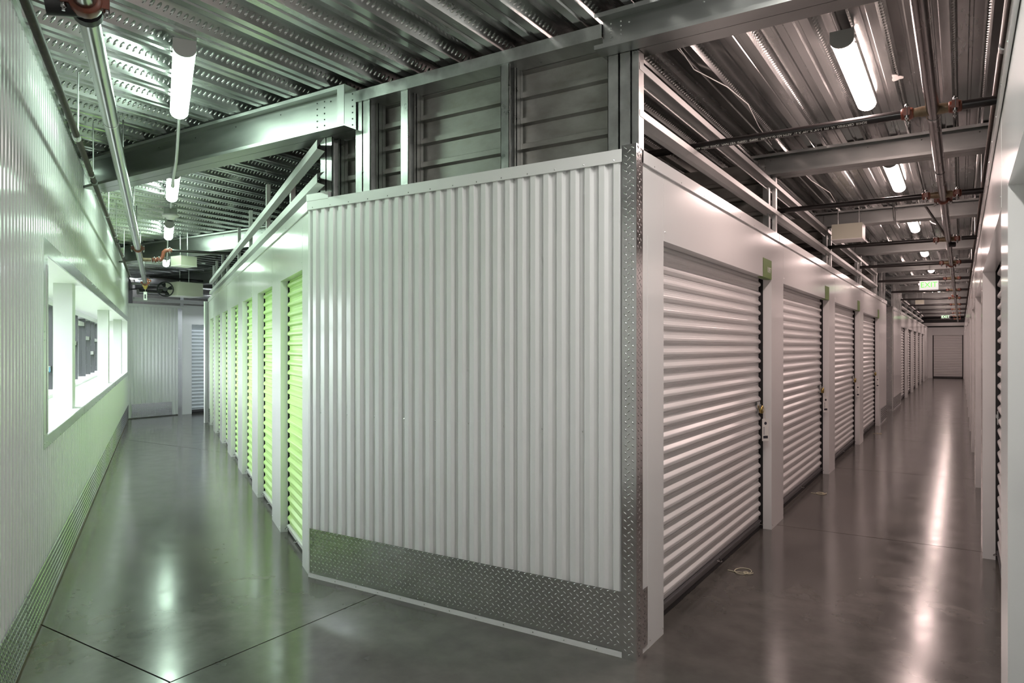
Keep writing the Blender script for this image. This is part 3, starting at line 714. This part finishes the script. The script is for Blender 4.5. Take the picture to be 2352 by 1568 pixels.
duct('duct_box', -9.80, -9.54, 5.97, 6.22, 2.75, 2.895, 'cream rectangular box hung just before the second beam of the window corridor')
duct('duct_box', -1.285, -.96, 9.00, 9.30, 2.82, 3.005, 'cream rectangular box hung over the white row wall near the third beam')
duct('duct_box', -1.15, -.93, 24.2, 24.6, 2.84, 3.0, 'small pale box hung far down the white door corridor')
duct('duct_box', -14.42, -13.95, 8.66, 9.24, 2.65, 2.95, 'large cream box behind the black fan at the end of the window corridor')
fn = empty('fan', (-14.13, 8.49, 2.78)); tag(fn, 'black round fan fixed to the large cream box at the corridor end', 'fan')
fn.rotation_euler = (0, 0, .95)
b = MB(); ring = [(.15 * math.cos(q * PI / 12), 0, .15 * math.sin(q * PI / 12)) for q in range(25)]; b.tube(ring, .012, 6, False)
b.tube([(.155 * math.cos(q * PI / 12), -.06, .155 * math.sin(q * PI / 12)) for q in range(25)], .008, 6, False); part('ring', b, M['black'], fn)
part('hub', MB().tube([(0, -.07, 0), (0, .03, 0)], .045, 14), M['black'], fn)
for q in range(4):
    a = q * PI / 2 + .3; b = MB(); e = lambda r, d, yy: (r * math.cos(a + d), yy, r * math.sin(a + d))
    b.grid([[e(.04, -.4, -.02), e(.04, .4, .02)], [e(.10, -.38, -.03), e(.10, .38, .02)], [e(.138, -.3, -.02), e(.138, .3, .02)]]); part('blade', b, M['black'], fn)
part('bracket', MB().box(FW, -.012, .012, .02, .07, -.03, .03), M['black'], fn)

# ------------------------------------------------------------------ pipes
def coupling(p, axis, r, parent, rod=True):
    """Grooved pipe coupling: housing ring, two bolt ears, bolts."""
    p = Vector(p); ax = Vector(axis).normalized(); u = Vector((0, 0, 1)) if abs(ax.z) < .9 else Vector((1, 0, 0)); side = ax.cross(u).normalized()
    b = MB(); b.tube([p - ax * .030, p - ax * .026, p - ax * .022, p + ax * .022, p + ax * .026, p + ax * .030], [r * 1.08, r * 1.38, r * 1.42, r * 1.42, r * 1.38, r * 1.08], 16)
    fr = Frame(p, side, ax)
    for sg in (-1, 1): b.box(fr, sg * r * 1.25, sg * (r * 1.3 + .026), -.015, .015, -.020, .020)
    o = part('coupling', b, M['orange'], parent)
    for sg in (-1, 1):
        c = p + side * sg * (r * 1.3 + .016); b = MB()
        b.tube([c + u * .040, c + u * .036, c + u * .0355, c + u * .028, c - u * .028, c - u * .0285, c - u * .038, c - u * .0385, c - u * .048], [.006, .006, .011, .011, .011, .011, .011, .006, .006], 6)
        part('bolt', b, M['steel_pipe'], o)
    return o
# main sprinkler pipe of the window corridor
PL = empty('sprinkler_pipe', L(0, -.236, 2.8)); tag(PL, 'thick bright steel sprinkler pipe along the window corridor with orange couplings', 'pipe')
Pinv = -PL.location
def lp(s, o=-.236, z=2.8): return L(s, o, z) + Pinv
part('main_pipe', MB().tube([lp(.9), lp(15.2)], .0385, 20), M['steel_pipe'], PL)
for s in (4.43, 8.05, 13.2): part('joint_ring', MB().tube([lp(s - .008), lp(s + .008)], .0402, 20), M['flash'], PL)
for s in (2.93, 9.95): coupling(lp(s), LD, .0385, PL)
part('drain_cap', MB().tube([lp(2.96, -.25, 2.79), lp(2.96, -.36, 2.775)], [.036, .036], 14), M['black'], PL)
part('saddle_strap', MB().tube([lp(2.99), lp(3.035)], .052, 16), M['black'], PL)
for s in (3.02, 5.9, 8.3, 9.4, 11.3): part('hanger_rod', MB().tube([lp(s, -.236 + (.06 if s < 4 else 0), 2.80), lp(s, -.236 + (.06 if s < 4 else 0), DECK_Z)], .0055, 6), M['steel_pipe'], PL)
t0 = lp(11.2); part('tee_nipple', MB().tube([t0, lp(11.2, -.10)], .026, 12), M['yellowed'], PL)
coupling(lp(11.2, -.06), LN, .024, PL); coupling(lp(11.2, .0, 2.81), LN, .024, PL)
part('elbow', MB().tube([lp(11.2, -.02), lp(11.2, .03, 2.81), lp(11.2, .05, 2.87), lp(11.2, .06, 2.92), lp(11.2, .09, 2.945), lp(11.2, .13, 2.95)], .027, 12), M['orange'], PL)
coupling(lp(11.2, .14, 2.95), LN, .022, PL)
part('branch_pipe', MB().tube([lp(11.2, .15, 2.95), lp(11.2, 2.0, 2.95)], .021, 12), M['dark_pipe'], PL)
coupling(lp(15.25), LD, .040, PL); coupling(lp(15.45, -.20, 2.86), LD, .03, PL)
part('gate_valve', MB().tube([lp(15.3, -.236, 2.84), lp(15.3, -.236, 2.79), lp(15.3, -.236, 2.74), lp(15.3, -.236, 2.68)], [.03, .05, .05, .02], 12), M['brass'], PL)
tg = empty('valve_tag', L(15.28, -.236, 2.64), rz_of(-LD)); tag(tg, 'white paper tag hanging from the brass valve at the pipe end', 'tag')
part('card', MB().box(FW, -.03, .03, -.001, .001, -.17, -.01), M['paper'], tg); part('string', MB().tube([(0, 0, -.02), (0, 0, .05)], .0025, 5), M['rope'], tg); part('print', MB().box(FW, -.012, .012, .001, .0016, -.14, -.06), M['ink'], tg)
# thin brown pipe next to the window wall
PB = empty('thin_pipe', L(0, -.452, 2.85)); tag(PB, 'thin brown pipe hung close to the ribbed window wall', 'pipe'); Pinv = -PB.location
def lb_(s, o=-.452, z=2.85): return L(s, o, z) + Pinv
part('pipe', MB().tube([lb_(.6, -.44), lb_(6, -.45), lb_(14.5, -.475)], .0185, 14), M['brown_pipe'], PB)
for s in (5.05, 6.35, 9.8): part('joint_sleeve', MB().tube([lb_(s - .03), lb_(s + .03)], .0225, 14), M['rail'] if s < 6 else M['dark_frame'], PB)
for s, n_ in ((5.0, 0), (6.1, 0), (7.9, 0), (9.3, 0), (11.3, 0)):
    part('hanger_rod', MB().tube([lb_(s, -.44), lb_(s, -.44, DECK_Z)], .005, 6), M['galv'], PB); part('clamp', MB().tube([lb_(s - .012), lb_(s + .012)], .0225, 12), M['galv'], PB)
# sprinkler pipes of the right-hand corridor
PR = empty('sprinkler_pipe', (-.125, 0, 2.8)); tag(PR, 'dark steel sprinkler main with black branch pipes and orange couplings over white door corridor', 'pipe')
part('main_pipe', MB().tube([(0, .5, 0), (.005, 12, 0), (.005, 40, 0)], .031, 18), M['dark_steel'], PR)
BR = [4.27, 6.68, 9.47, 12.1, 14.9, 17.9, 20.9, 24.0, 27.1, 30.2, 33.3, 36.4]
for i, y in enumerate(BR):
    b = MB(); b.tube([(-2.1 if i < 3 else -1.2, y, .0), (-.13, y, 0)], .0235, 12); part('branch_pipe', b, M['dark_pipe'], PR) if i else None
    if i == 0: brp = part('branch_pipe', b, M['dark_pipe'], PR)
    part('branch_pipe', MB().tube([(.13, y, 0), (.42, y, .0)], .0235, 12), M['dark_pipe'], PR)
    part('outlet_tee', MB().tube([(-.115, y, 0), (-.05, y, 0), (.05, y, 0), (.115, y, 0)], [.019, .027, .027, .019], 12), M['yellowed'], PR)
    coupling((-.115, y, 0), (1, 0, 0), .021, PR); coupling((.10 if i != 2 else .09, y, 0), (1, 0, 0), .021, PR)
for y in (6.9, 12.4, 20.0): coupling((0, y, 0), (0, 1, 0), .031, PR)
part('joint_ring', MB().tube([(0, 5.75, 0), (0, 5.765, 0)], .0335, 18), M['dark_pipe'], PR)
part('joint_ring', MB().tube([(0, 4.36, 0), (0, 4.40, 0)], .0335, 18), M['steel_pipe'], PR)
part('drain_cap', MB().tube([(.0, 9.7, -.035), (.07, 9.72, -.035)], .03, 12), M['black'], PR)
part('brace_arm', MB().tube([(0, 9.5, .0), (-.20, 8.9, .30)], .014, 10), M['steel_pipe'], PR)
# print on the first branch pipe, running upside down along its lower face
tm_ = text_mesh('SCH10  CERTIFIED  UL  FM  1-1/4" X .109" X 21\'  ASTM A53 Gr.A-A795   300PSI  1200PSI  VIET NAM   SCH10  ASTM A53', .0185)
tm_.materials.clear(); tm_.materials.append(M['print_white'])
to = link('pipe_marking', tm_, brp); al = math.radians(42)
rgt = Vector((-1, 0, 0)); nn = Vector((0, -math.cos(al), -math.sin(al))); upv = nn.cross(rgt)
cen = Vector((-.78, BR[0], 0)) + nn * .0239
to.matrix_local = Matrix(((rgt.x, upv.x, nn.x, cen.x), (rgt.y, upv.y, nn.y, cen.y), (rgt.z, upv.z, nn.z, cen.z), (0, 0, 0, 1)))
PS = empty('thin_pipe', (.155, 0, 2.88)); tag(PS, 'dark thin pipe along the top of the right wall', 'pipe')
part('pipe', MB().tube([(.02, 0, .02), (.0, 5.5, 0), (-.02, 38, 0)], .0175, 12), M['brown_pipe'], PS)
for y in (3.75, 6.9, 6.1): part('joint_sleeve', MB().tube([(0.005, y, .003), (0.005, y + .05, .003)], .0205, 12), M['rail'] if y < 4 else M['dark_frame'], PS)
for y in (6.95, 10.2, 13.4): part('hanger_rod', MB().tube([(-.01, y, 0), (-.01, y, DECK_Z - 2.88)], .005, 6), M['galv'], PS)
# pipes crossing above the far wall of the window corridor
def far_pipe(x, z, r, mt, label, y0=8.25, y1=12.5):
    single('cross_pipe', MB().tube([(x, y0, z), (x, y1, z)], r, 10), mt, label, 'pipe')
far_pipe(-14.75, 2.74, .06, M['steel_pipe'], 'fat shiny pipe crossing behind the fan at the corridor end')
far_pipe(-14.3, 3.04, .022, M['dark_pipe'], 'thin black pipe crossing above the large cream box')
far_pipe(-15.0, 2.93, .025, M['rail'], 'pale thin pipe crossing high at the end of the window corridor')
b = MB(); b.box(FW, -15.06, -14.98, 8.3, 13, 2.60, 2.64); b.box(FW, -15.06, -15.04, 8.3, 13, 2.56, 2.60)
single('cable_tray', b, M['rail'], 'pale steel tray crossing above the far ribbed wall', 'tray')
cbl = MB(); pts = []
for x, y, z in ((-1.30, 3.55, 3.225), (-1.34, 4.1, 3.215), (-1.24, 4.45, 3.20), (-1.20, 4.8, 3.185), (-1.27, 5.4, 3.205), (-1.31, 6.0, 3.222)): pts.append((x, y, z))
single('cable', cbl.tube(pts, .0032, 6), M['paper'], 'thin white cable sagging below the deck near the marked pipe', 'cable')
single('cable', MB().tube([(-1.28, 6.7, 3.225), (-1.24, 7.4, 3.20), (-1.16, 8.0, 3.185), (-1.2, 8.7, 3.21), (-1.25, 9.1, 3.222)], .0032, 6), M['paper'], 'thin white cable sagging below the deck behind the second beam', 'cable')

# ------------------------------------------------------------------ exit signs
def exit_sign(loc, lit, label, rz=PI):
    t = empty('exit_sign', loc, rz); tag(t, label, 'sign')
    part('plate', MB().box(FW, -.155, .155, -.02, .0, -.09, .09), M['exit_plate_lit'] if not lit else M['dark_frame'], t)
    me = text_mesh('EXIT', .165, .001); me.materials.clear(); me.materials.append(M['exit_green_lit'] if lit else M['exit_green'])
    o = link('letters', me, t, (0, .003, 0), (PI / 2, 0, PI), (.82, .86, 1))
    part('hanger', MB().tube([(-.04, -.01, .09), (0, -.01, .24), (.04, -.01, .09)], .004, 6), M['galv'], t)
    part('hanger', MB().tube([(0, -.01, .24), (0, -.01, DECK_Z - loc[2])], .004, 6), M['galv'], t)
    return t
exit_sign((-.51, 15.40, 2.735), False, 'white EXIT sign with pale green letters hung in the white door corridor')
exit_sign((-.52, 33.0, 2.775), True, 'dark EXIT sign with glowing green letters near the end of the corridor')

# ------------------------------------------------------------------ unit number signs, locks, tags, cords
def number_sign(y0, y1, txt, label):
    t = empty('unit_sign', FY.p((y0 + y1) / 2, .0015, 2.138), rz_of(FY.n)); tag(t, label, 'sign', 'green unit signs on the white row'); w = (y1 - y0) / 2
    b = MB(); b.box(FW, -w, w, 0, .002, -.001, .155); b.box(FW, -w, w, -.045, .002, -.003, 0); part('plate', b, M['sign_green'], t)
    if txt:
        me = text_mesh(txt, .066, .0005); me.materials.clear(); me.materials.append(M['print_white'])
        link('number', me, t, (-.055, .0028, .067), (PI / 2, 0, PI), (1.0, 1, 1))
number_sign(5.925, 6.222, '1097', 'green unit sign reading 1097 above the first white door')
number_sign(9.04, 9.325, '', 'green unit sign above the second white door')
number_sign(12.14, 12.425, '', 'green unit sign above the third white door')
number_sign(15.29, 15.577, '', 'green unit sign above the fourth white door')
def padlock(door, label):
    t0, lx, cw = door; x = -lx * (cw / 2 - .085)
    p = t0.matrix_basis @ Vector((x, .036, 1.035)); t = empty('padlock', p, t0.rotation_euler.z); tag(t, label, 'padlock', 'brass disc locks on the white doors')
    part('body', MB().tube([(0, -.006, 0), (0, 0, 0), (0, .018, 0), (0, .024, 0)], [.030, .035, .035, .029], 18), M['brass'], t)
    part('shackle', MB().tube([(.02, .009, .02), (.03, .009, .045), (.045, .009, .05), (.05, .009, .03), (.04, .009, .01)], .005, 8), M['steel_pipe'], t)
    part('keyway', MB().tube([(0, .0235, -.006), (0, .026, -.006)], .009, 10), M['flash'], t)
    return p, t0.rotation_euler.z
def paper_tag(p, rz, label):
    t = empty('paper_tag', Vector(p) + Vector((.022, .004, -.075)), rz + math.radians(-42)); tag(t, label, 'tag', 'white paper tags hung from door locks')
    part('card', MB().box(FW, -.032, .032, .030, .0315, -.185, 0), M['paper'], t)
    part('string', MB().tube([(0, .031, -.01), (.004, .030, .035), (0.0, .024, .085)], .0016, 5), M['rope'], t)
    part('print', MB().tube([(0, .0316, -.038), (0, .0319, -.038)], .013, 14), M['ink'], t)
    part('print', MB().box(FW, -.022, .022, .0316, .0319, -.165, -.142), M['ink'], t)
    b = MB()
    for q in range(6): b.box(FW, .008, .022, .0316, .0319, -.075 - q * .011, -.071 - q * .011)
    part('print', b, M['ink'], t)
for i, nm in ((0, 'first'), (1, 'second'), (2, 'third'), (3, 'fourth')):
    p, rz = padlock(white_doors[i], f'brass disc padlock on the latch of the {nm} white door')
    if i != 2: paper_tag(p, rz, f'white paper tag with dark print hanging on the {nm} white door')
    else: paper_tag(p + Vector((0.002, .03, 0)), rz, 'thin edge-on paper tag hanging on the third white door')
def cord(x, y, label, turn=0.0, big=1.0):
    pts = []
    for q in range(40):
        a = q / 39 * 4 * PI; r = (.035 + .03 * math.sin(a / 2 + .4)) * big
        pts.append((x + r * math.cos(a + turn) * 1.0 + .02 * q / 39, y + r * 1.35 * math.sin(a + turn), .004 + .003 * (q % 20) / 20))
    single('pull_cord', MB().tube([(x - .10, y - .02, .005), (x - .04, y - .03, .005)] + pts, .0030, 6), M['rope'], label, 'cord', 'cream pull cords lying under the white doors')
cord(-1.27, 4.95, 'looped cream pull cord lying on the floor below the first white door')
cord(-1.25, 8.05, 'looped cream pull cord lying on the floor below the second white door', 1.0, .8)
cord(-1.24, 14.2, 'stretched cream pull cord lying on the floor below the fourth white door', 2.0, .7)
